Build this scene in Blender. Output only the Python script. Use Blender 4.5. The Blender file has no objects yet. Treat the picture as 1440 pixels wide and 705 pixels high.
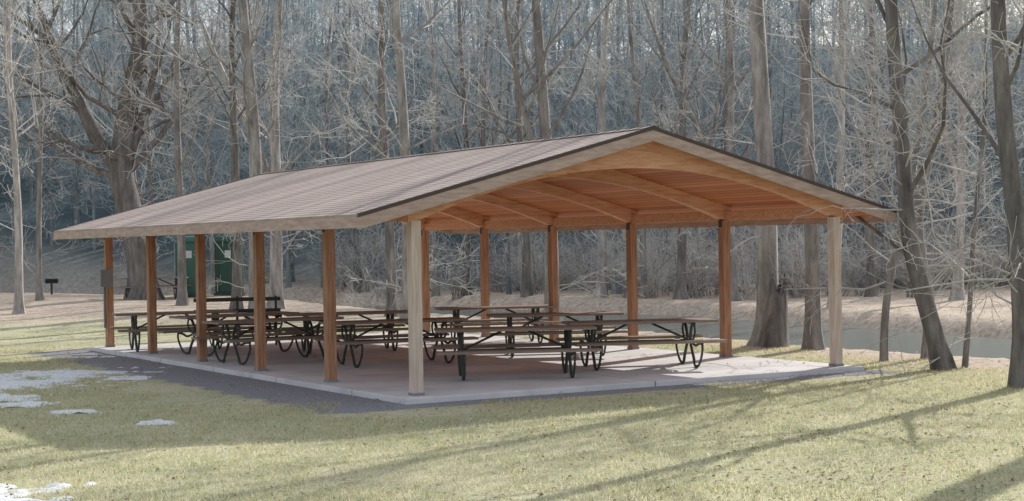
import bpy, math, random
import numpy as np
from mathutils import Vector, Matrix
R=math.radians
sc=bpy.context.scene
COL=sc.collection
sc.view_settings.view_transform='Standard'
sc.view_settings.look='None'
sc.view_settings.exposure=0

# ---------------------------------------------------------------- materials
def newmat(name):
    m=bpy.data.materials.new(name); m.use_nodes=True
    nt=m.node_tree; b=nt.nodes['Principled BSDF']
    b.inputs['Specular IOR Level'].default_value=0.25
    return m,nt,b
def N(nt,t,**k):
    n=nt.nodes.new(t)
    for a,v in k.items(): setattr(n,a,v)
    return n
def noise(nt,scale,detail=5,vec=None,rough=.6):
    n=N(nt,'ShaderNodeTexNoise'); n.inputs['Scale'].default_value=scale
    n.inputs['Detail'].default_value=detail; n.inputs['Roughness'].default_value=rough
    if vec is not None: nt.links.new(vec,n.inputs['Vector'])
    return n.outputs['Fac']
def ramp(nt,fac,stops):
    r=N(nt,'ShaderNodeValToRGB'); e=r.color_ramp.elements
    while len(e)<len(stops): e.new(.5)
    for i,(p,c) in enumerate(stops):
        e[i].position=p; e[i].color=(*c,1)
    nt.links.new(fac,r.inputs[0]); return r.outputs[0]
def mix(nt,fac,a,b,mode='MIX'):
    m=N(nt,'ShaderNodeMix',data_type='RGBA',blend_type=mode)
    for s,v in ((0,fac),(6,a),(7,b)):
        if hasattr(v,'links'): nt.links.new(v,m.inputs[s])
        elif isinstance(v,(int,float)): m.inputs[s].default_value=v
        else: m.inputs[s].default_value=(*v,1)
    return m.outputs[2]
def mth(nt,op,a,b=0.0,c=None):
    m=N(nt,'ShaderNodeMath',operation=op)
    for i,v in enumerate((a,b) if c is None else (a,b,c)):
        if hasattr(v,'links'): nt.links.new(v,m.inputs[i])
        else: m.inputs[i].default_value=v
    return m.outputs[0]
def bump(nt,b,h,strength=.4,dist=.02):
    n=N(nt,'ShaderNodeBump'); n.inputs['Strength'].default_value=strength; n.inputs['Distance'].default_value=dist
    nt.links.new(h,n.inputs['Height']); nt.links.new(n.outputs[0],b.inputs['Normal'])
def objvec(nt,scale=(1,1,1)):
    t=N(nt,'ShaderNodeTexCoord'); m=N(nt,'ShaderNodeMapping'); m.inputs['Scale'].default_value=scale
    nt.links.new(t.outputs['Object'],m.inputs['Vector']); return m.outputs[0]
def posvec(nt,scale=(1,1,1)):
    t=N(nt,'ShaderNodeNewGeometry'); m=N(nt,'ShaderNodeMapping'); m.inputs['Scale'].default_value=scale
    nt.links.new(t.outputs['Position'],m.inputs['Vector']); return m.outputs[0]
def translucent(nt,b,colsock,fac):
    t=N(nt,'ShaderNodeBsdfTranslucent'); nt.links.new(colsock,t.inputs[0])
    x=N(nt,'ShaderNodeMixShader'); x.inputs[0].default_value=fac
    nt.links.new(b.outputs[0],x.inputs[1]); nt.links.new(t.outputs[0],x.inputs[2])
    nt.links.new(x.outputs[0],nt.nodes['Material Output'].inputs[0])

def wood(name,c1,c2,c3,scale,rough=.7):
    m,nt,b=newmat(name)
    v=objvec(nt,scale)
    f=noise(nt,3,8,v,.65)
    col=ramp(nt,f,[(.3,c1),(.5,c2),(.72,c3)])
    f2=noise(nt,1.3,3,objvec(nt))
    col=mix(nt,mth(nt,'MULTIPLY',f2,.45),col,c1)
    nt.links.new(col,b.inputs['Base Color']); b.inputs['Roughness'].default_value=rough
    bump(nt,b,f,.35,.01); return m
M={}
M['post']=wood('post_wood',(.24,.115,.065),(.46,.25,.15),(.62,.39,.26),(9,9,.7))
M['post_pale']=wood('pale_post_wood',(.45,.34,.27),(.66,.54,.46),(.80,.70,.62),(9,9,.6))  # paler wood tone, used on the front pair of posts
M['beam']=wood('glulam_beam',(.50,.23,.13),(.74,.41,.25),(.84,.55,.38),(1,6,9))
M['fascia']=wood('weathered_fascia',(.33,.23,.185),(.48,.36,.305),(.62,.50,.44),(1,1,6))
M['table']=wood('weathered_table_plank',(.20,.145,.115),(.31,.24,.20),(.44,.36,.31),(.7,9,9))
# ceiling
m,nt,b=newmat('ceiling_boards'); M['ceil']=m
tc=N(nt,'ShaderNodeTexCoord'); sx=N(nt,'ShaderNodeSeparateXYZ'); nt.links.new(tc.outputs['Object'],sx.inputs[0])
u=mth(nt,'DIVIDE',sx.outputs[0],.145); fr=mth(nt,'FRACT',u); fl=mth(nt,'FLOOR',u)
wn=N(nt,'ShaderNodeTexWhiteNoise',noise_dimensions='1D'); nt.links.new(fl,wn.inputs['W'])
col=ramp(nt,wn.outputs['Value'],[(0,(.46,.145,.055)),(.5,(.62,.22,.085)),(1,(.74,.31,.14))])
f=noise(nt,3,6,objvec(nt,(8,.6,8)))
col=mix(nt,mth(nt,'MULTIPLY',f,.5),col,(.34,.11,.05))
g=mth(nt,'LESS_THAN',fr,.10)
col=mix(nt,mth(nt,'MULTIPLY',g,.85),col,(.1,.04,.02))
nt.links.new(col,b.inputs['Base Color']); b.inputs['Roughness'].default_value=.6
# shingles
m,nt,b=newmat('roof_shingles'); M['shingle']=m
uv=N(nt,'ShaderNodeUVMap'); br=N(nt,'ShaderNodeTexBrick'); nt.links.new(uv.outputs[0],br.inputs['Vector'])
br.inputs['Scale'].default_value=1; br.inputs['Brick Width'].default_value=.32; br.inputs['Row Height'].default_value=.142
br.inputs['Mortar Size'].default_value=.003; br.inputs['Color1'].default_value=(.42,.325,.29,1); br.inputs['Color2'].default_value=(.49,.395,.355,1); br.inputs['Mortar'].default_value=(.33,.25,.22,1)
mp=N(nt,'ShaderNodeMapping'); mp.inputs['Scale'].default_value=(1.0,.05,1); nt.links.new(uv.outputs[0],mp.inputs[0])
st=noise(nt,.9,6,mp.outputs[0],.78)
col=mix(nt,ramp(nt,st,[(.44,(0,0,0)),(.58,(1,1,1))]),br.outputs['Color'],(.17,.115,.095))
col=mix(nt,.85,br.outputs['Color'],col)
lo_=noise(nt,.8,4,uv.outputs[0]); col=mix(nt,mth(nt,'MULTIPLY',lo_,.35),col,(.60,.52,.48))
sp=noise(nt,60,3,uv.outputs[0]); col=mix(nt,mth(nt,'MULTIPLY',sp,.3),col,(.60,.52,.48))
nt.links.new(col,b.inputs['Base Color']); b.inputs['Roughness'].default_value=.75; bump(nt,b,sp,.25,.004)
def plain(name,c,rough=.6,metal=0,var=.25,sc_=12):
    m,nt,b=newmat(name); f=noise(nt,sc_,5,objvec(nt))
    col=mix(nt,mth(nt,'MULTIPLY',f,var*2),c,tuple(x*.45 for x in c))
    nt.links.new(col,b.inputs['Base Color']); b.inputs['Roughness'].default_value=rough; b.inputs['Metallic'].default_value=metal
    return m
M['edge']=plain('drip_edge',(.10,.075,.065),.6)
M['metal']=plain('dark_painted_steel',(.07,.08,.07),.5)
M['galv']=plain('grey_box_metal',(.3,.31,.32),.5,.3)
M['toilet']=plain('green_plastic',(.07,.17,.13),.5)
M['toilet2']=plain('dark_green_plastic',(.05,.11,.085),.5)
M['white']=plain('white_panel',(.7,.7,.7),.5)
# concrete
m,nt,b=newmat('concrete'); M['conc']=m
f=noise(nt,1.1,8,posvec(nt)); f2=noise(nt,40,4,posvec(nt))
col=ramp(nt,f,[(.3,(.56,.54,.55)),(.5,(.69,.675,.68)),(.7,(.78,.765,.765))])
col=mix(nt,mth(nt,'MULTIPLY',f2,.25),col,(.40,.385,.39))
ov=objvec(nt); sx=N(nt,'ShaderNodeSeparateXYZ'); nt.links.new(ov,sx.inputs[0])
j1=mth(nt,'LESS_THAN',mth(nt,'ABSOLUTE',mth(nt,'SUBTRACT',mth(nt,'FRACT',mth(nt,'DIVIDE',sx.outputs[1],2.826)),.5)),.004)
j2=mth(nt,'LESS_THAN',mth(nt,'ABSOLUTE',mth(nt,'SUBTRACT',sx.outputs[0],3.75)),.012)
col=mix(nt,mth(nt,'MULTIPLY',mth(nt,'MAXIMUM',j1,j2),.7),col,(.1,.09,.085))
nt.links.new(col,b.inputs['Base Color']); b.inputs['Roughness'].default_value=.8; bump(nt,b,f2,.3,.003)
# bark / twigs
def bark(name,c1,c2,c3,s=1.0):
    m,nt,b=newmat(name)
    oi=N(nt,'ShaderNodeObjectInfo')
    f=noise(nt,5*s,8,posvec(nt,(1,1,.22)),.7)
    col=ramp(nt,f,[(.32,c1),(.5,c2),(.68,c3)])
    k=mth(nt,'MULTIPLY_ADD',oi.outputs['Random'],.5,.75)
    mm=N(nt,'ShaderNodeVectorMath',operation='SCALE'); nt.links.new(col,mm.inputs[0]); nt.links.new(k,mm.inputs['Scale'])
    nt.links.new(mm.outputs[0],b.inputs['Base Color']); b.inputs['Roughness'].default_value=.85
    bump(nt,b,f,.8,.06); return m
M['bark']=bark('tree_bark',(.16,.145,.135),(.32,.295,.28),(.52,.485,.46))
M['bark_dark']=bark('dark_tree_bark',(.10,.09,.083),(.20,.18,.17),(.34,.31,.29))
M['twig']=bark('twig_bark',(.44,.42,.40),(.60,.58,.555),(.76,.735,.71))
M['far_bark']=bark('hazy_distant_bark',(.13,.155,.17),(.22,.25,.265),(.36,.39,.405))  # blue-grey distance haze painted into the bark colour
M['far_twig']=bark('hazy_distant_twigs',(.26,.31,.335),(.38,.43,.455),(.58,.625,.645))  # same haze tint put into the twig colour

# ---------------------------------------------------------------- mesh helpers
def mkobj(name,verts,faces,mats,parent=None,midx=None,smooth=False):
    me=bpy.data.meshes.new(name); me.from_pydata([tuple(v) for v in verts],[],faces)
    for m_ in (mats if isinstance(mats,(list,tuple)) else [mats]): me.materials.append(m_)
    if midx is not None: me.polygons.foreach_set('material_index',midx)
    if smooth: me.polygons.foreach_set('use_smooth',[True]*len(me.polygons))
    me.update(); o=bpy.data.objects.new(name,me); COL.objects.link(o)
    if parent: o.parent=parent
    return o
def empty(name,loc=(0,0,0),rz=0):
    e=bpy.data.objects.new(name,None); e.empty_display_size=.2; COL.objects.link(e)
    e.location=loc; e.rotation_euler=(0,0,rz); return e
def boxv(c,s,V,F):
    i=len(V); x,y,z=c; a,b_,d=s[0]/2,s[1]/2,s[2]/2
    for dz in (-d,d):
        for dx,dy in ((-a,-b_),(a,-b_),(a,b_),(-a,b_)): V.append((x+dx,y+dy,z+dz))
    F+= [(i,i+3,i+2,i+1),(i+4,i+5,i+6,i+7),(i,i+1,i+5,i+4),(i+1,i+2,i+6,i+5),(i+2,i+3,i+7,i+6),(i+3,i,i+4,i+7)]
def boxes(name,lst,mat,parent=None,bev=.006):
    V=[];F=[]
    for c,s in lst: boxv(c,s,V,F)
    o=mkobj(name,V,F,mat,parent)
    if bev:
        b=o.modifiers.new('bevel','BEVEL'); b.width=bev; b.segments=2
    return o
def tube(V,F,pts,rad,sides,cap=True):
    n=len(pts); base=len(V)
    up=Vector((0.13,0.21,1)).normalized()
    for i in range(n):
        if i==0: d=pts[1]-pts[0]
        elif i==n-1: d=pts[-1]-pts[-2]
        else: d=pts[i+1]-pts[i-1]
        d=d.normalized() if d.length>1e-9 else up
        ref=Vector((1,0,0)) if abs(d.z)>.9 else Vector((0,0,1))
        a=d.cross(ref).normalized(); b=d.cross(a)
        r=rad[i] if not isinstance(rad,(int,float)) else rad
        for k in range(sides):
            t=2*math.pi*k/sides
            V.append(pts[i]+a*(math.cos(t)*r)+b*(math.sin(t)*r))
    for i in range(n-1):
        for k in range(sides):
            k2=(k+1)%sides
            F.append((base+i*sides+k,base+i*sides+k2,base+(i+1)*sides+k2,base+(i+1)*sides+k))
    if cap: F.append(tuple(base+(n-1)*sides+k for k in range(sides)))
def smoothpts(P,sub=5):
    P=[Vector(p) for p in P]; out=[]
    Q=[P[0]*2-P[1]]+P+[P[-1]*2-P[-2]]
    for i in range(1,len(Q)-2):
        for s in range(sub):
            t=s/sub; a,b,c,d=Q[i-1],Q[i],Q[i+1],Q[i+2]
            out.append(.5*((2*b)+(c-a)*t+(2*a-5*b+4*c-d)*t*t+(3*b-a-3*c+d)*t*t*t))
    out.append(P[-1]); return out

# ---------------------------------------------------------------- layout constants
ANG=R(30.5); NX,NY=-1.33,22.1
W=7.5; L=14.13; SP=L/5
ca,sa=math.cos(ANG),math.sin(ANG)
def toloc(x,y):
    dx=x-NX; dy=y-NY
    return dx*ca+dy*sa, -dx*sa+dy*ca       # v,u
RIV=np.array([(60,2),(29,16),(14.9,26.6),(10.1,34),(6.6,42),(2.5,51.5),(-6,63),(-20,70),(-60,75),(-160,78)],float)
def rivdist(x,y):
    d=np.full(np.shape(x),1e9)
    for a,b in zip(RIV[:-1],RIV[1:]):
        ab=b-a; t=((x-a[0])*ab[0]+(y-a[1])*ab[1])/(ab@ab); t=np.clip(t,0,1)
        d=np.minimum(d,np.hypot(x-(a[0]+t*ab[0]),y-(a[1]+t*ab[1])))
    return d
def ss(a,b,x):
    t=np.clip((x-a)/(b-a),0,1); return t*t*(3-2*t)
def G(x,y):
    x=np.asarray(x,float); y=np.asarray(y,float)
    z=-.08+0*x
    far=ss(18,30,np.hypot(x-0,y-26))
    z=z+far*(.06*np.sin(x*.31+1)*np.sin(y*.23)+.03*np.sin(x*.9+y*.5))
    z=z+.012*np.sin(x*2.1+y*1.3)*np.sin(y*1.7-x*.6)*ss(1,3,np.hypot(x-NX,y-NY)-6)
    z=z+.42*ss(36,60,y)*ss(2,12,-x)
    d=rivdist(x,y)
    z=z*ss(2.9,4.7,d)+(-1.1)*(1-ss(2.9,4.7,d))
    h=np.clip(y-70-5*np.sin(x*.05+1),0,None)
    hill=24*(1-np.exp(-h*h/(h+14)*.026))
    z=z+hill+ (h>0)*np.clip(h/20,0,1)*1.2*np.sin(x*.17)*np.sin(y*.13+x*.05)
    return z
def g1(x,y): return float(G(x,y))

# ---------------------------------------------------------------- ground
xs=np.concatenate([np.linspace(-700,-80,16)[:-1],np.linspace(-80,-30,26)[:-1],np.linspace(-30,30,140),np.linspace(30,80,26)[1:],np.linspace(80,700,16)[1:]])
ys=np.concatenate([np.linspace(-300,0,14)[:-1],np.linspace(0,10,10)[:-1],np.linspace(10,60,140)[:-1],np.linspace(60,140,50)[:-1],np.linspace(140,700,20)])
X,Y=np.meshgrid(xs,ys); Z=G(X,Y)
nx,ny=len(xs),len(ys)
V=np.stack([X.ravel(),Y.ravel(),Z.ravel()],1)
F=[(j*nx+i,j*nx+i+1,(j+1)*nx+i+1,(j+1)*nx+i) for j in range(ny-1) for i in range(nx-1)]
m,nt,b=newmat('ground_cover')
def attr(nt,n):
    a=N(nt,'ShaderNodeAttribute',attribute_name=n); return a.outputs['Fac']
pv=posvec(nt)
n1=noise(nt,.45,6,pv,.65); n2=noise(nt,6,6,pv,.7); n3=noise(nt,45,4,pv,.7)
grass=ramp(nt,n1,[(.32,(.31,.35,.18)),(.48,(.47,.47,.27)),(.64,(.63,.585,.40))])
grass=mix(nt,ramp(nt,n2,[(.35,(0,0,0)),(.7,(1,1,1))]),grass,(.67,.61,.46))
grass=mix(nt,ramp(nt,n3,[(.36,(1,1,1)),(.52,(0,0,0))]),grass,(.16,.18,.10))
lit=ramp(nt,n2,[(.3,(.34,.255,.19)),(.5,(.60,.50,.41)),(.7,(.76,.68,.58))])
lit=mix(nt,ramp(nt,n3,[(.35,(1,1,1)),(.5,(0,0,0))]),lit,(.24,.18,.14))
gv=ramp(nt,n3,[(.35,(.17,.17,.185)),(.5,(.28,.28,.30)),(.65,(.39,.39,.415))])
hl=ramp(nt,noise(nt,.09,6,pv,.6),[(.35,(.06,.09,.105)),(.5,(.11,.15,.165)),(.68,(.24,.275,.29))])  # hillside tones carry the bluish distance haze in their colour
def fuzz(a,s=.6): 
    t=mth(nt,'ADD',a,mth(nt,'MULTIPLY',mth(nt,'SUBTRACT',n2,.5),s)); 
    r=N(nt,'ShaderNodeMapRange',interpolation_type='SMOOTHSTEP'); r.inputs['From Min'].default_value=.35; r.inputs['From Max'].default_value=.65
    nt.links.new(t,r.inputs[0]); return r.outputs[0]
col=mix(nt,fuzz(attr(nt,'litter'),1.2),grass,lit)
col=mix(nt,fuzz(attr(nt,'gravel'),.7),col,gv)
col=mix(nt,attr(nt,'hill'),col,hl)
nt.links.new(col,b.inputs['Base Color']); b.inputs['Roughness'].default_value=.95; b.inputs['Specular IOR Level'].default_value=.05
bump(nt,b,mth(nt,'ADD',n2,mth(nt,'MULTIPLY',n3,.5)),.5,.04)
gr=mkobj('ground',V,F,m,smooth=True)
x,y=V[:,0],V[:,1]; d=rivdist(x,y)
v_=(x-NX)*ca+(y-NY)*sa; u_=-(x-NX)*sa+(y-NY)*ca
lt=np.clip(ss(34,52,y)*.75+.9*(1-ss(4.5,8,d))+.45*ss(2,8,x)*ss(19,26,y),0,1)
lft=np.maximum(np.maximum(-1.5-v_,v_-8.0),np.maximum(-.75-u_,u_-14.9))
gvv=1-ss(-.1,.35,lft)
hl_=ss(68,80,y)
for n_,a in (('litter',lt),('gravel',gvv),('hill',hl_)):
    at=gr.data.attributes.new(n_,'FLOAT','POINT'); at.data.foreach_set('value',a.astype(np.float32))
# water
m,nt,b=newmat('river_water'); b.inputs['Base Color'].default_value=(.17,.19,.17,1); b.inputs['Roughness'].default_value=.15; b.inputs['Specular IOR Level'].default_value=.5
bump(nt,b,noise(nt,3,4,posvec(nt,(1,2.5,1))),.5,.05)
Vw=[];Fw=[]
for i,p in enumerate(RIV):
    a=RIV[max(i-1,0)]; c=RIV[min(i+1,len(RIV)-1)]; t=(c-a)/np.linalg.norm(c-a); nn=np.array((-t[1],t[0]))
    Vw+=[(p[0]+nn[0]*5,p[1]+nn[1]*5,-.48),(p[0]-nn[0]*5,p[1]-nn[1]*5,-.48)]
    if i: Fw.append((2*i-2,2*i-1,2*i+1,2*i))
mkobj('river',Vw,Fw,m)

# ---------------------------------------------------------------- snow
m,nt,b=newmat('snow'); f=noise(nt,14,5,posvec(nt)); nt.links.new(ramp(nt,f,[(.3,(.62,.65,.68)),(.6,(.80,.82,.85))]),b.inputs['Base Color']); b.inputs['Roughness'].default_value=.7; bump(nt,b,f,.5,.03)
def vnoise(x,y,seed):
    r=np.random.RandomState(seed); t=r.rand(64,64)
    def s(f):
        xx=x*f; yy=y*f; i=np.floor(xx).astype(int); j=np.floor(yy).astype(int); a=xx-i; c=yy-j; a=a*a*(3-2*a); c=c*c*(3-2*c)
        q=lambda p,o:t[p%64,o%64]
        return (q(i,j)*(1-a)+q(i+1,j)*a)*(1-c)+(q(i,j+1)*(1-a)+q(i+1,j+1)*a)*c
    return s(1.6)*.4+s(4.1)*.33+s(10)*.27
for k,(cx,cy,rx,ry) in enumerate([(-8.3,26.3,2.3,3.0),(-6.75,22.6,.6,.45),(-4.35,19.9,.26,.24),(-5.75,21.4,.35,.2),(-4.7,13.9,.9,1.0),(-8.0,23.8,1.2,.8)]):
    n_=90 if rx>.8 else 34
    gx,gy=np.meshgrid(np.linspace(cx-rx,cx+rx,n_),np.linspace(cy-ry,cy+ry,n_))
    rr=np.sqrt(((gx-cx)/rx)**2+((gy-cy)/ry)**2)
    hgt=(vnoise(gx+30,gy+5,k)-.50+.40*(1-rr)-.17)
    if rx<.7: hgt=hgt+.10
    zz=G(gx,gy)+np.clip(hgt*.16,-.12,.02)+.008
    Vs=np.stack([gx.ravel(),gy.ravel(),zz.ravel()],1); keep=hgt>-.25
    Fs=[(j*n_+i,j*n_+i+1,(j+1)*n_+i+1,(j+1)*n_+i) for j in range(n_-1) for i in range(n_-1) if keep[j,i] and keep[j+1,i+1] and keep[j,i+1] and keep[j+1,i]]
    mkobj('snow_patch',Vs,Fs,m,smooth=True)

# ---------------------------------------------------------------- pavilion
pav=empty('picnic_pavilion',(NX,NY,0),ANG)
boxes('concrete_slab',[((W/2,L/2,-.09),(W+.62,L+.62,.18))],M['conc'],pav,.012)
xe=-.96; xc=W/2; ze=2.47; zr=3.70; ms=(zr-ze)/(xc-xe)
F0=-.32; F1=L+.5
def zt(x): return zr-abs(x-xc)*ms
k=0
for side,xx in (('left',0),('right',W)):
    for i in range(6):
        k+=1
        mt=M['post_pale'] if (i==0) else M['post']
        boxes('post_%d'%k,[((xx,i*SP,1.19),(.15,.15,2.38))],mt,pav,.008)
# steel post brackets
boxes('post_brackets',[((xx+s*.079,i*SP,2.32),(.006,.08,.12)) for xx in (0,W) for i in range(1,6) for s in (-1,1)],M['metal'],pav,0)
boxes('post_shoes',[((xx,i*SP,.02),(.17,.17,.04)) for xx in (0,W) for i in range(6)],M['galv'],pav,.003)
# curved beams
for i in range(6):
    yb=i*SP; n_=32; V=[];F=[]
    for a in range(n_+1):
        x=-.12+(W+.24)*a/n_; t=abs((x-xc)/(xc))
        zb=2.36+.76*(1-min(t,1)**2) if t<=1 else 2.36
        ztop=zt(x)-.088
        for yy in (-.07,.07): V+= [(x,yb+yy,zb),(x,yb+yy,ztop)]
    for a in range(n_):
        p=4*a; q=4*(a+1)
        F+=[(p,q,q+1,p+1),(p+2,p+3,q+3,q+2),(p,p+2,q+2,q),(p+1,q+1,q+3,p+3)]
    F+=[(0,1,3,2),(4*n_,4*n_+2,4*n_+3,4*n_+1)]
    mkobj('curved_beam_%d'%(i+1),V,F,M['beam'],pav)
# eave headers between beams
hs=[]
for xx in (0,W):
    for i in range(5): hs.append(((xx,(i+.5)*SP,2.455),(.09,SP-.144,.16)))
boxes('eave_headers',hs,M['beam'],pav)
# deck (ceiling) & shingles
def slope(sgn):
    V=[];F=[]
    X0=xe if sgn<0 else W-xe
    for (x,z) in ((X0,ze-.035),(xc,zr-.035),(xc,zr-.085),(X0,ze-.085)):
        V+= [(x,F0,z),(x,F1,z)]
    F=[(0,1,3,2),(2,3,5,4),(4,5,7,6),(6,7,1,0),(0,2,4,6),(1,7,5,3)]
    mkobj('roof_deck_'+('a' if sgn<0 else 'b'),V,F,M['ceil'],pav)
    nc=34; V=[];F=[];UV=[]
    X0=X0+sgn*.04; e0=F0-.05; e1=F1+.05
    Ln=math.hypot(xc-xe+.04,zr-ze)
    pts=[]
    for c in range(nc):
        t0=c/nc; t1=(c+1)/nc
        xa=X0+(xc-X0)*t0; xb=X0+(xc-X0)*t1
        pts.append((xa,zt(xa)-.032 if c==0 else zt(xa)-.001,t0)); pts.append((xa,zt(xa)+.004,t0)); 
        if c==nc-1: pts.append((xb,zt(xb)+.004,t1))
        else: pts.append((xb,zt(xb)-.001,t1))
    for (x,z,t) in pts:
        V+=[(x,e0,z),(x,e1,z)]
    for a in range(len(pts)-1):
        F.append((2*a,2*a+1,2*a+3,2*a+2)); t0=pts[a][2]*Ln; t1=pts[a+1][2]*Ln
        UV+=[(0,t0),(e1-e0,t0),(e1-e0,t1),(0,t1)]
    o=mkobj('shingles_'+('a' if sgn<0 else 'b'),V,F,M['shingle'],pav)
    uvl=o.data.uv_layers.new(name='UVMap')
    for i_,p in enumerate(UV): uvl.data[i_].uv=p
    # rake boards and dark edge
    for nm,y0 in (('front',F0-.045),('back',F1+.002)):
        for lbl,za,zb,th,mt,yo in (('rake_board',-.04,-.20,.042,M['fascia'],0),('drip_edge',.012,-.036,.05,M['edge'],-.008 if nm=='front' else .004)):
            V=[]
            for yy in (y0+yo,y0+yo+th):
                V+=[(X0,yy,zt(X0)+za),(xc,yy,zr+za),(xc,yy,zr+zb),(X0,yy,zt(X0)+zb)]
            F=[(0,1,2,3),(7,6,5,4),(0,4,5,1),(1,5,6,2),(2,6,7,3),(3,7,4,0)]
            mkobj('%s_%s_%s'%(lbl,nm,'a' if sgn<0 else 'b'),V,F,mt,pav)
    boxes('eave_fascia_'+('a' if sgn<0 else 'b'),[((X0-sgn*.018+0,(F0+F1)/2,ze-.115),(.036,F1-F0-.01,.15))],M['fascia'],pav,.004)
slope(-1); slope(1)
Vr=[];Fr=[]
for i in range(52):
    y0=F0-.05+i*(F1-F0+.1)/52; y1=y0+(F1-F0+.1)/52-.004; k=len(Vr)
    for yy,zz in ((y0,.022),(y1,.014)):
        Vr+=[(xc-.14,yy,zr-.14*ms+zz),(xc,yy,zr+zz),(xc+.14,yy,zr-.14*ms+zz)]
    Fr+=[(k,k+1,k+4,k+3),(k+1,k+2,k+5,k+4)]
o=mkobj('ridge_cap',Vr,Fr,M['shingle'],pav); uvl=o.data.uv_layers.new(name='UVMap')
for lp in o.data.loops:
    c_=o.data.vertices[lp.vertex_index].co; uvl.data[lp.index].uv=(c_.y,c_.x)
boxes('electric_box',[((-.1,L-.1,1.45),(.26,.16,.36)),((-.1,L-.0,.85),(.04,.04,.9))],M['galv'],pav)

# ---------------------------------------------------------------- picnic tables
def tablemeshes():
    V=[];F=[]
    for i in range(5): boxv((0,-.3+.15*i,.735),(2.44,.14,.04),V,F)
    for s in (-1,1):
        for j in (0,1): boxv((0,s*(.66+.145*j),.435),(2.44,.135,.04),V,F)
    o=mkobj('planks',V,F,M['table']); bpy.data.objects.remove(o)
    me1=bpy.data.meshes['planks']
    V=[];F=[]
    for x in (-.82,.82):
        for s in (-1,1):
            tube(V,F,smoothpts([(x,s*.33,.70),(x,s*.2,.66),(x,s*.10,.5),(x,s*.12,.36),(x,s*.27,.16),(x,s*.36,.03),(x,s*.5,.0225)]),.025,8)
            tube(V,F,smoothpts([(x,s*.11,.42),(x,s*.4,.35),(x,s*.6,.39),(x,s*.8,.405)]),.023,8)
            tube(V,F,smoothpts([(x,s*.80,.40),(x,s*.80,.28),(x,s*.68,.12),(x,s*.55,.035),(x,s*.4,.0225)]),.020,8)
            tube(V,F,smoothpts([(x,s*.33,.70),(x,s*.38,.58),(x,s*.30,.46),(x,s*.14,.42)]),.018,8)
        tube(V,F,[Vector((x,-.36,.702)),Vector((x,.36,.702))],.02,8)
        tube(V,F,[Vector((x,-.12,.42)),Vector((x,.12,.42))],.02,8)
        tube(V,F,[Vector((x,0,.42)),Vector((x*.25,0,.70))],.018,8)
    tube(V,F,[Vector((-.82,0,.42)),Vector((.82,0,.42))],.018,8)
    o=mkobj('steel_frame',V,F,M['metal'],smooth=True); bpy.data.objects.remove(o)
    return me1,bpy.data.meshes['steel_frame']
P1,P2=tablemeshes()
def table(x,y,a,z=.002):
    e=empty('picnic_table',(x,y,z),R(a))
    for n_,me in (('planks',P1),('steel_frame',P2)):
        o=bpy.data.objects.new(n_,me); COL.objects.link(o); o.parent=e
for t in [(0.02,24.9,5),(2.05,26.4,9),(-.35,33.2,10),(-3.2,31.6,14),(-2.05,28.0,22),(-4.3,29.2,33),(-6.9,33.2,20),(.75,29.6,5),(-5.4,31.6,38)]:
    table(*t)
for x,y,a in [(-12.6,57,5)]: table(x,y,a,g1(x,y))
# bench with back
be=empty('metal_bench',(-5.75,33.9,.0),R(8))
V=[];F=[]
for x in (-.8,0,.8):
    tube(V,F,smoothpts([(x,-.28,.02),(x,-.2,.25),(x,-.24,.43),(x,.1,.42),(x,.2,.7),(x,.26,1.02)]),.025,8)
    tube(V,F,smoothpts([(x,.1,.42),(x,.12,.2),(x,.26,.02)]),.025,8)
    tube(V,F,smoothpts([(x,-.22,.43),(x,-.26,.62),(x,.0,.68),(x,.19,.66)]),.02,8)
mkobj('bench_frame',V,F,M['metal'],be,smooth=True)
boxes('slats',[((0,-.2+.11*i,.45),(1.8,.09,.03)) for i in range(3)]+[((0,.19+.03*i,.72+.24*i),(1.8,.03,.08)) for i in range(2)],M['metal'],be)

# ---------------------------------------------------------------- portable toilets, grill
def toilet(x,y,mt,rz):
    z=g1(x,y); e=empty('portable_toilet',(x,y,z),R(rz))
    boxes('cabin',[((0,0,1.0),(.95,1.0,1.92))],mt,e,.05)
    boxes('skid_base',[((0,0,.03),(1.05,1.1,.12))],M['metal'],e,.01)
    boxes('door',[((0,-.515,1.0),(.64,.03,1.7))],mt,e,.01)
    boxes('door_ribs',[((-.24+.12*i,-.535,.75),(.03,.012,1.1)) for i in range(5)],mt,e,.003)
    boxes('sign_panel',[((0,-.535,1.52),(.22,.012,.26))],M['white'],e,.002)
    V=[];F=[]
    for s,(w,zz) in enumerate([(.52,1.96),(.52,2.02),(.40,2.14),(.15,2.19)]):
        V+=[(-w,-w,zz),(w,-w,zz),(w,w,zz),(-w,w,zz)]
        if s:
            for k_ in range(4):
                a=4*(s-1)+k_; b_=4*(s-1)+(k_+1)%4; F.append((a,b_,b_+4,a+4))
    F.append((12,13,14,15)); mkobj('domed_roof',V,F,mt,e)
    V=[];F=[]; tube(V,F,[Vector((.4,.4,2.0)),Vector((.4,.4,2.4))],.05,10); mkobj('vent_pipe',V,F,M['galv'],e)
toilet(-11.6,58.5,M['toilet'],8); toilet(-10.35,59.5,M['toilet2'],5)
def grill(x,y):
    e=empty('park_grill',(x,y,g1(x,y)),R(20))
    V=[];F=[]; tube(V,F,[Vector((0,0,-.1)),Vector((0,0,.42))],.04,10); mkobj('pedestal',V,F,M['metal'],e)
    boxes('firebox',[((0,0,.42),(.45,.35,.02)),((-.22,0,.5),(.02,.35,.16)),((.22,0,.5),(.02,.35,.16)),((0,.17,.5),(.42,.02,.16))],M['metal'],e,.003)
    boxes('grate',[((-.2+.04*i,-.01,.54),(.01,.3,.01)) for i in range(11)],M['metal'],e,0)
grill(-17.0,60)

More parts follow.
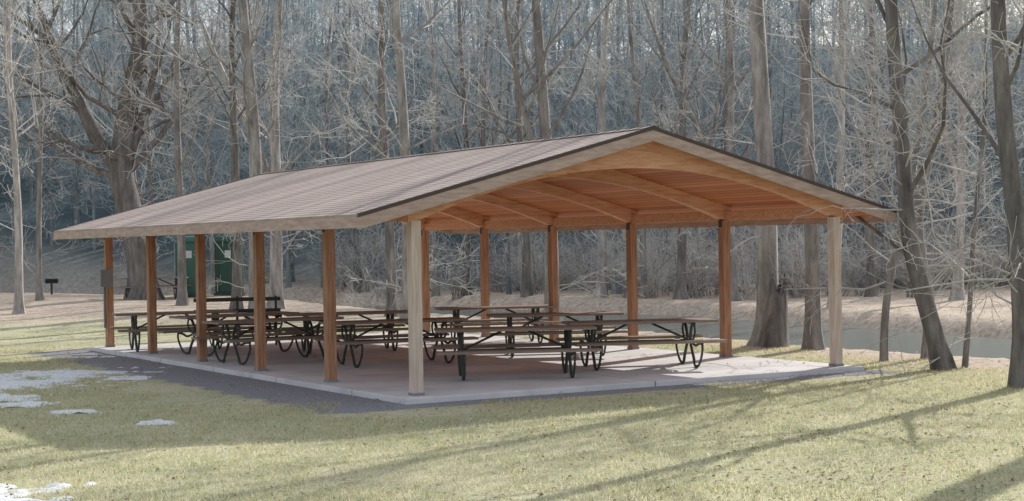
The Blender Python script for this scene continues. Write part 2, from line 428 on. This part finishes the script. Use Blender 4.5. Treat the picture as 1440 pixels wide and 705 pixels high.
# ---------------------------------------------------------------- trees
def rv(r,s=1): return Vector((r.uniform(-1,1),r.uniform(-1,1),r.uniform(-1,1)))*s
def branch(T,r,p,d,Lg,rad,lev,mx,kids,mi_lev,gn=.28):
    n=max(3,6-lev); pts=[p.copy()]; rs=[rad]; cur=p.copy(); d=d.normalized()
    for i in range(n):
        d=(d+rv(r,gn)+Vector((0,0,.09 if lev<3 else .02))).normalized()
        cur=cur+d*(Lg/n); pts.append(cur.copy()); rs.append(max(rad*(1-.8*(i+1)/n),T['minr']))
    sides=6 if lev==1 else (4 if lev==2 else 3)
    f0=len(T['F']); tube(T['V'],T['F'],pts,rs,sides,False)
    T['M']+= [0 if rad>mi_lev else 1]*(len(T['F'])-f0)
    if lev<mx:
        k=kids[lev-1]; k=max(1,int(k*r.uniform(.7,1.3)))
        for j in range(k):
            t=r.uniform(.2,1); idx=min(int(t*n),n-1); q=pts[idx].lerp(pts[idx+1],t*n-idx)
            dd=(pts[idx+1]-pts[idx]).normalized()
            side=dd.cross(rv(r)).normalized()
            nd=dd*r.uniform(.4,.9)+side*r.uniform(.5,1)
            branch(T,r,q,nd,Lg*r.uniform(.35,.6)*(1.15-.4*t),max(rs[idx]*r.uniform(.4,.6),T['minr']),lev+1,mx,kids,mi_lev,gn)
def tree(seed,h,rad,lean=(0,0),trunk=None,cs=.3,nb=16,kids=(6,5,4),mx=4,minr=.004,low=6,fork=False,gn=.28,flare=.6,blen=.36,taper=.78):
    r=random.Random(seed); T={'V':[],'F':[],'M':[],'minr':minr}
    if trunk is None:
        n=14; pts=[]; ox=r.uniform(0,9)
        for i in range(n+1):
            t=i/n
            pts.append(Vector((lean[0]*t*h+.018*h*math.sin(ox+t*5)*t, lean[1]*t*h+.018*h*math.sin(ox*2+t*4)*t, -.25+t*h)))
    else: pts=smoothpts(trunk,4)
    zz0=pts[0].z; H=pts[-1].z-zz0
    base=[pts[0].lerp(pts[1],s) for s in (0,.12,.25,.45,.7)]
    P=base+pts[1:]
    RS=[]
    for p in P:
        t=(p.z-zz0)/H; RS.append(max(rad*(1-taper*t**1.15)*(1+flare*math.exp(-max(p.z,0)/.28)),.012))
    tube(T['V'],T['F'],P,RS,12); 
    for i,v in enumerate(T['V']):
        k=i//12; a=i%12; s=1+.07*math.sin(a*1.7+P[k].z*1.3+seed)+(.16*math.sin(a*2.62+seed) if P[k].z<.35 else 0)
        T['V'][i]=P[k]+(v-P[k])*s
    T['M']+=[0]*len(T['F'])
    ml=.03
    def at(t):
        z=zz0+t*H
        for i in range(len(P)-1):
            if P[i+1].z>=z:
                f=(z-P[i].z)/max(P[i+1].z-P[i].z,1e-6); return P[i].lerp(P[i+1],f),RS[i]
        return P[-1],RS[-1]
    az=r.uniform(0,6.28)
    for j in range(nb):
        t=cs+(1-cs)*((j+r.random()*.8)/nb)*.98; az+=2.4+r.uniform(-.4,.4)
        p,rr=at(t); el=r.uniform(.35,1.0)+.3*t
        d=Vector((math.cos(az)*math.cos(el),math.sin(az)*math.cos(el),math.sin(el)))
        branch(T,r,p,d,h*blen*(1.12-t*.8)*r.uniform(.7,1.2),rr*r.uniform(.28,.45),1,mx,kids,ml,gn)
    for j in range(low):
        t=r.uniform(.08,cs+.2); p,rr=at(t); az=r.uniform(0,6.28)
        d=Vector((math.cos(az),math.sin(az),r.uniform(-.1,.6)))
        branch(T,r,p,d,r.uniform(1.0,2.6),.018,2,mx,kids,ml,.35)
    if fork:
        p,rr=at(fork if isinstance(fork,float) else .3); az=r.uniform(0,6.28)
        d=Vector((math.cos(az)*.45,math.sin(az)*.2,1))
        branch(T,r,p,d,h*.6,rr*.75,1,mx,(kids[0]+5,)+tuple(kids[1:]),ml,.14)
    return T
def place(T,name,loc,mats,rz=0,parent=None,s=1):
    me=bpy.data.meshes.new(name); me.from_pydata([tuple(v) for v in T['V']],[],T['F'])
    for q in mats: me.materials.append(q)
    me.polygons.foreach_set('material_index',T['M']); me.polygons.foreach_set('use_smooth',[True]*len(me.polygons)); me.update()
    o=bpy.data.objects.new(name,me); COL.objects.link(o); o.location=loc; o.rotation_euler=(0,0,rz); o.scale=(s,)*3
    return o
BK=[M['bark'],M['twig']]; BD=[M['bark_dark'],M['twig']]
f_=2288
heroes=[(25,50,.14,0),(55,56,.11,.01),(215,62,.12,0),(255,52,.15,.01),(300,60,.12,-.01),(330,50,.16,.02),(360,46,.24,-.012),(386,51,.22,.03),(455,58,.11,.05),(500,60,.11,-.02),
(550,48,.17,-.01),(571,44,.18,.0),(612,56,.14,-.01),(655,48,.17,.01),(682,56,.14,.02),(740,47,.18,-.01),(775,44,.2,-.015),(843,46,.19,.04),(905,58,.13,-.02),(955,57,.18,.05),
(1028,56,.24,-.01),(1170,46,.15,.06),(1225,58,.18,.0),(1345,52,.18,.03),(1140,31.6,.16,.01)]
for i,(px,dep,rad,ln) in enumerate(heroes):
    x=(px-720)/f_*dep; y=dep
    while float(rivdist(x,y))<5.2 and dep<70 and dep>28:
        dep+= .5 if dep>45 else -.5
        x=(px-720)/f_*dep; y=dep
    rr=random.Random(i*7+1)
    h=rr.uniform(12,14); cs=rr.uniform(.25,.4); hi=(px>=1100 and dep<50)
    T=tree(100+i,h,rad*.94,lean=(ln,rr.uniform(-.02,.02)),cs=.52 if hi else cs,nb=8 if hi else 10,kids=(4,4,4) if hi else (5,5,4),mx=4,low=5 if hi else 9,fork=(rr.random()<.3) and not hi,minr=.006,taper=.62,blen=.32)
    place(T,'bare_tree',(x,y,g1(x,y)),BK if rr.random()<.7 else BD)
# large old tree, left
x,y=-13.4,56.5
T=tree(7,14,.52,trunk=[(.6,0,-.3),(.5,0,1.5),(.1,0,3.2),(-.1,0,4.4),(.1,.1,6.5),(.6,.3,9.5),(.4,.2,12),(.6,.3,14)],cs=.35,nb=12,kids=(7,5,4),low=10,flare=.35,minr=.008,blen=.36)
r=random.Random(77)
for d,Lg,rad in (((-.75,0,1),8,.3),((-1,.2,.45),5,.16),((.9,-.1,.8),5,.16),((.4,.3,1),7,.2)):
    branch(T,r,Vector((-.05,0,4.2)),Vector(d),Lg,rad,1,4,(10,5,4),.03,.2)
place(T,'old_gnarled_tree',(x,y,g1(x,y)),[M['bark_dark'],M['twig']])
# big tree right of pavilion with broken stump at its foot
x,y=(1078-720)/f_*32.2,32.2
T=tree(21,13,.21,lean=(-.006,0),cs=.52,nb=8,low=5,kids=(4,4,4),flare=1.1,minr=.006,taper=.6)
place(T,'bare_tree',(x,y,g1(x,y)),BK)
V=[];F=[]; ns=14
for j in range(9):
    z=-.2+j*.17
    for k_ in range(ns):
        a=k_/ns*6.283; rr_=(.27-.012*j+.12*math.exp(-j*.8))*(1+.13*math.sin(3*a+1)+.07*math.sin(5*a+j*.4))
        zz=z+(.22*math.sin(2*a+.5)+.13*math.sin(5*a) if j==8 else 0)
        V.append((.02*j+rr_*math.cos(a),-.42+.02*j+rr_*math.sin(a),zz))
for j in range(8):
    for k_ in range(ns): F.append((j*ns+k_,j*ns+(k_+1)%ns,(j+1)*ns+(k_+1)%ns,(j+1)*ns+k_))
V.append((.16,-.26,.75)); c0=len(V)-1
for k_ in range(ns): F.append((8*ns+k_,8*ns+(k_+1)%ns,c0))
o=mkobj('tree_stump',V,F,M['bark_dark'],smooth=True); o.location=(x,y,g1(x,y))
# river bank leaning trees
def bt(seed,px,dep,trunk,rad,mats,**k):
    x=(px-720)/f_*dep; T=tree(seed,trunk[-1][2],rad,trunk=trunk,minr=.005,**k); place(T,'bare_tree',(x,dep,g1(x,dep)),mats)
bt(31,1330,25.8,[(0,0,-.3),(-.22,.1,.7),(-.50,.2,2.0),(-.58,.3,3.4),(-.72,.4,6),(-.6,.5,9),(-.8,.6,12)],.15,BD,cs=.16,nb=14,low=14,kids=(5,5,4),flare=.3)
bt(32,1300,28.2,[(0,0,-.3),(.1,.1,1),(-.05,.2,2.4),(.35,.3,4.3),(.7,.4,7),(.8,.5,11)],.10,BK,cs=.2,nb=14,low=14,flare=.2)
bt(33,1240,27.6,[(0,0,-.3),(.08,.1,.9),(.35,.2,2.2),(.8,.3,4.2),(1.2,.4,7),(1.7,.5,10)],.07,BK,cs=.3,nb=10,low=6,flare=.2)
bt(34,1352,26.2,[(0,0,-.3),(.15,.1,1),(.28,.2,2.4),(.5,.3,4.2),(.6,.4,7),(.7,.5,9)],.045,BD,cs=.25,nb=8,low=6,flare=.2)
bt(35,1436,22.6,[(0,0,-.3),(.05,.1,1),(-.02,.2,2.4),(-.14,.3,4.3),(-.2,.4,8),(-.1,.5,11)],.16,BD,cs=.16,nb=10,low=12,flare=.3)
# trees out of frame to the right whose shadows cross the lawn
for sd,x,y,rad in ((41,11.0,23.6,.32),(42,13.2,20.0,.24)):
    T=tree(sd,15,rad,cs=.5,nb=7,low=1,minr=.008,mx=3,taper=.6); place(T,'bare_tree',(x,y,g1(x,y)),BK)

# distant forest mass
fe=empty('distant_forest')
variants=[]
for i in range(7):
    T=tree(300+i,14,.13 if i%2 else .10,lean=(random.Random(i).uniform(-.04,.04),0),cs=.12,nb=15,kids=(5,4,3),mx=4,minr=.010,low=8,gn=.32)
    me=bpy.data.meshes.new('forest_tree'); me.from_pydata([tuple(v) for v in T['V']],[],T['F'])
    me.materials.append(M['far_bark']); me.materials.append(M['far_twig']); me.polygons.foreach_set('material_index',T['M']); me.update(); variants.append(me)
r=random.Random(5)
def inst(me,x,y,s,par,sz=1):
    o=bpy.data.objects.new(me.name,me); COL.objects.link(o); o.parent=par
    o.location=(x,y,g1(x,y)-.1); o.rotation_euler=(r.uniform(-.05,.05),r.uniform(-.05,.05),r.uniform(0,6.28)); o.scale=(s,s,s*sz)
c=0
while c<700:
    y=65+66*r.random()**1.1; x=r.uniform(-.5,.5)*y*1.25
    if float(rivdist(x,y))<5: continue
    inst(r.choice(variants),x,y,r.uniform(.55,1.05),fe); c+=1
# shrubs
se=empty('bare_shrubs'); sv=[]
for i in range(4):
    rr=random.Random(900+i); T={'V':[],'F':[],'M':[],'minr':.005}
    for j in range(13):
        az=rr.uniform(0,6.28); d=Vector((math.cos(az)*.5,math.sin(az)*.5,1))
        branch(T,rr,Vector((rr.uniform(-.3,.3),rr.uniform(-.3,.3),-.1)),d,rr.uniform(1.5,3),.022,1,3,(6,4),.016,.3)
    me=bpy.data.meshes.new('shrub'); me.from_pydata([tuple(v) for v in T['V']],[],T['F'])
    me.materials.append(M['bark']); me.materials.append(M['twig']); me.polygons.foreach_set('material_index',T['M']); me.update(); sv.append(me)
c=0
while c<170:
    y=r.uniform(57,74); x=r.uniform(-.5,.5)*y*1.1
    d=float(rivdist(x,y))
    if d<4.2 or (x<4 and y<64) : continue
    inst(r.choice(sv),x,y,r.uniform(.6,1.3),se); c+=1
for x,y in ((9.3,26.4),(14.5,41),(14,37.8),(-2,57),(-5,55),(16,36)):
    if float(rivdist(x,y))>3.9: inst(r.choice(sv),x,y,r.uniform(.4,.6),se)

# ---------------------------------------------------------------- grass & leaves
m,nt,b=newmat('grass_blades')
at=attr(nt,'tint'); c=ramp(nt,at,[(0,(.25,.32,.13)),(.35,(.44,.46,.24)),(.65,(.68,.62,.43)),(1,(.80,.74,.58))])
nn=noise(nt,.45,5,posvec(nt)); c=mix(nt,mth(nt,'MULTIPLY',nn,.6),c,(.64,.59,.38))
nt.links.new(c,b.inputs['Base Color']); b.inputs['Roughness'].default_value=.6
translucent(nt,b,c,.55)
gm=[]
for k in range(3):
    rr=np.random.RandomState(k); nb=3600
    p=rr.uniform(-1.05,1.05,(nb,2)); a=rr.uniform(0,6.28,nb); hh=rr.uniform(.012,.055,nb); w=rr.uniform(.003,.007,nb); ln=rr.uniform(0,.06,nb); la=rr.uniform(0,6.28,nb)
    V=np.zeros((nb*3,3)); V[0::3,0]=p[:,0]-np.cos(a)*w; V[0::3,1]=p[:,1]-np.sin(a)*w; V[1::3,0]=p[:,0]+np.cos(a)*w; V[1::3,1]=p[:,1]+np.sin(a)*w
    V[0::3,2]=-.01; V[1::3,2]=-.01
    V[2::3,0]=p[:,0]+np.cos(la)*ln; V[2::3,1]=p[:,1]+np.sin(la)*ln; V[2::3,2]=hh
    me=bpy.data.meshes.new('grass_tile'); me.from_pydata(V.tolist(),[],[(3*i,3*i+1,3*i+2) for i in range(nb)]); me.materials.append(m)
    q=me.attributes.new('tint','FLOAT','POINT'); q.data.foreach_set('value',np.repeat(rr.rand(nb),3).astype(np.float32)); gm.append(me)
ge=empty('lawn_grass')
yy=9.0
while yy<36:
    xx=-(yy*.40+3)
    while xx<yy*.40+3:
        v,u=toloc(xx,yy)
        if not(-2.3<v<8.7 and -1.6<u<15.6) and float(rivdist(xx,yy))>5.8:
            o=bpy.data.objects.new('grass_tile',r.choice(gm)); COL.objects.link(o); o.parent=ge
            o.location=(xx,yy,g1(xx,yy)); o.rotation_euler=(0,0,r.choice((0,1.5708,3.1416,4.712)))
        xx+=2
    yy+=2
# fallen leaves
m,nt,b=newmat('fallen_leaf'); at=attr(nt,'tint')
lc=ramp(nt,at,[(0,(.20,.14,.09)),(.5,(.42,.32,.23)),(1,(.64,.52,.40))])
nt.links.new(lc,b.inputs['Base Color']); b.inputs['Roughness'].default_value=.7; translucent(nt,b,lc,.4)
rr=np.random.RandomState(3); Vl=[];Fl=[];Tl=[]
cnt=0
while cnt<9500:
    y=rr.uniform(11,48); x=rr.uniform(-.42,.42)*y
    v,u=toloc(x,y)
    inside=(-.3<v<W+.3 and -.3<u<L+.3)
    if float(rivdist(x,y))<4.6: continue
    if inside and rr.rand()>.05: continue
    dens=float(vnoise(np.array(x*.35+20),np.array(y*.35),9))
    if rr.rand()>(dens*2-.5)*(.9 if x>2 or y>34 else .45)+.04: continue
    z=(0 if inside else g1(x,y))+.008; s=rr.uniform(.012,.032); a=rr.uniform(0,6.28); i=len(Vl)
    for k_,(q,w) in enumerate(((1,0),(.1,.6),(-1,0),(.1,-.6))):
        Vl.append((x+s*(q*math.cos(a)-w*math.sin(a)),y+s*(q*math.sin(a)+w*math.cos(a)),z+rr.uniform(0,.025)))
    Fl.append((i,i+1,i+2,i+3)); Tl+=[rr.rand()]*4; cnt+=1
o=mkobj('fallen_leaves',Vl,Fl,m); q=o.data.attributes.new('tint','FLOAT','POINT'); q.data.foreach_set('value',Tl)

# ---------------------------------------------------------------- light, sky, camera
EL=R(27.5); az=math.atan2(.575,.818)
s=Vector((math.sin(az)*math.cos(EL),math.cos(az)*math.cos(EL),math.sin(EL)))
ld=bpy.data.lights.new('sun','SUN'); ld.energy=5; ld.angle=R(.5); ld.color=(1,.96,.89)
lo=bpy.data.objects.new('sun',ld); COL.objects.link(lo); lo.rotation_euler=s.to_track_quat('Z','Y').to_euler()
w=bpy.data.worlds.new('World'); sc.world=w; w.use_nodes=True; nt=w.node_tree
sk=nt.nodes.new('ShaderNodeTexSky'); sk.sky_type='NISHITA'; sk.sun_disc=False; sk.sun_elevation=EL; sk.sun_rotation=az; sk.air_density=1.0; sk.dust_density=1.5
# pale cloud veil added to the unseen sky to brighten ambient light
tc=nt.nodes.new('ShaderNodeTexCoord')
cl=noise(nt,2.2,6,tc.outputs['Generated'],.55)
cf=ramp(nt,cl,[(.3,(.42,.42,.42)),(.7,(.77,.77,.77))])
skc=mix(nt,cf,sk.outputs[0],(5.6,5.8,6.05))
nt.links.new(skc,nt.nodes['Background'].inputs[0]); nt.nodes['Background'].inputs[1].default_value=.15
cd=bpy.data.cameras.new('camera'); cd.sensor_width=36; cd.lens=57.2; cd.clip_end=2000
co=bpy.data.objects.new('camera',cd); COL.objects.link(co)
co.matrix_world=Matrix.Translation((0,0,2.06))@Matrix.Rotation(R(90-.29),4,'X')@Matrix.Rotation(R(-.98),4,'Z')
sc.camera=co
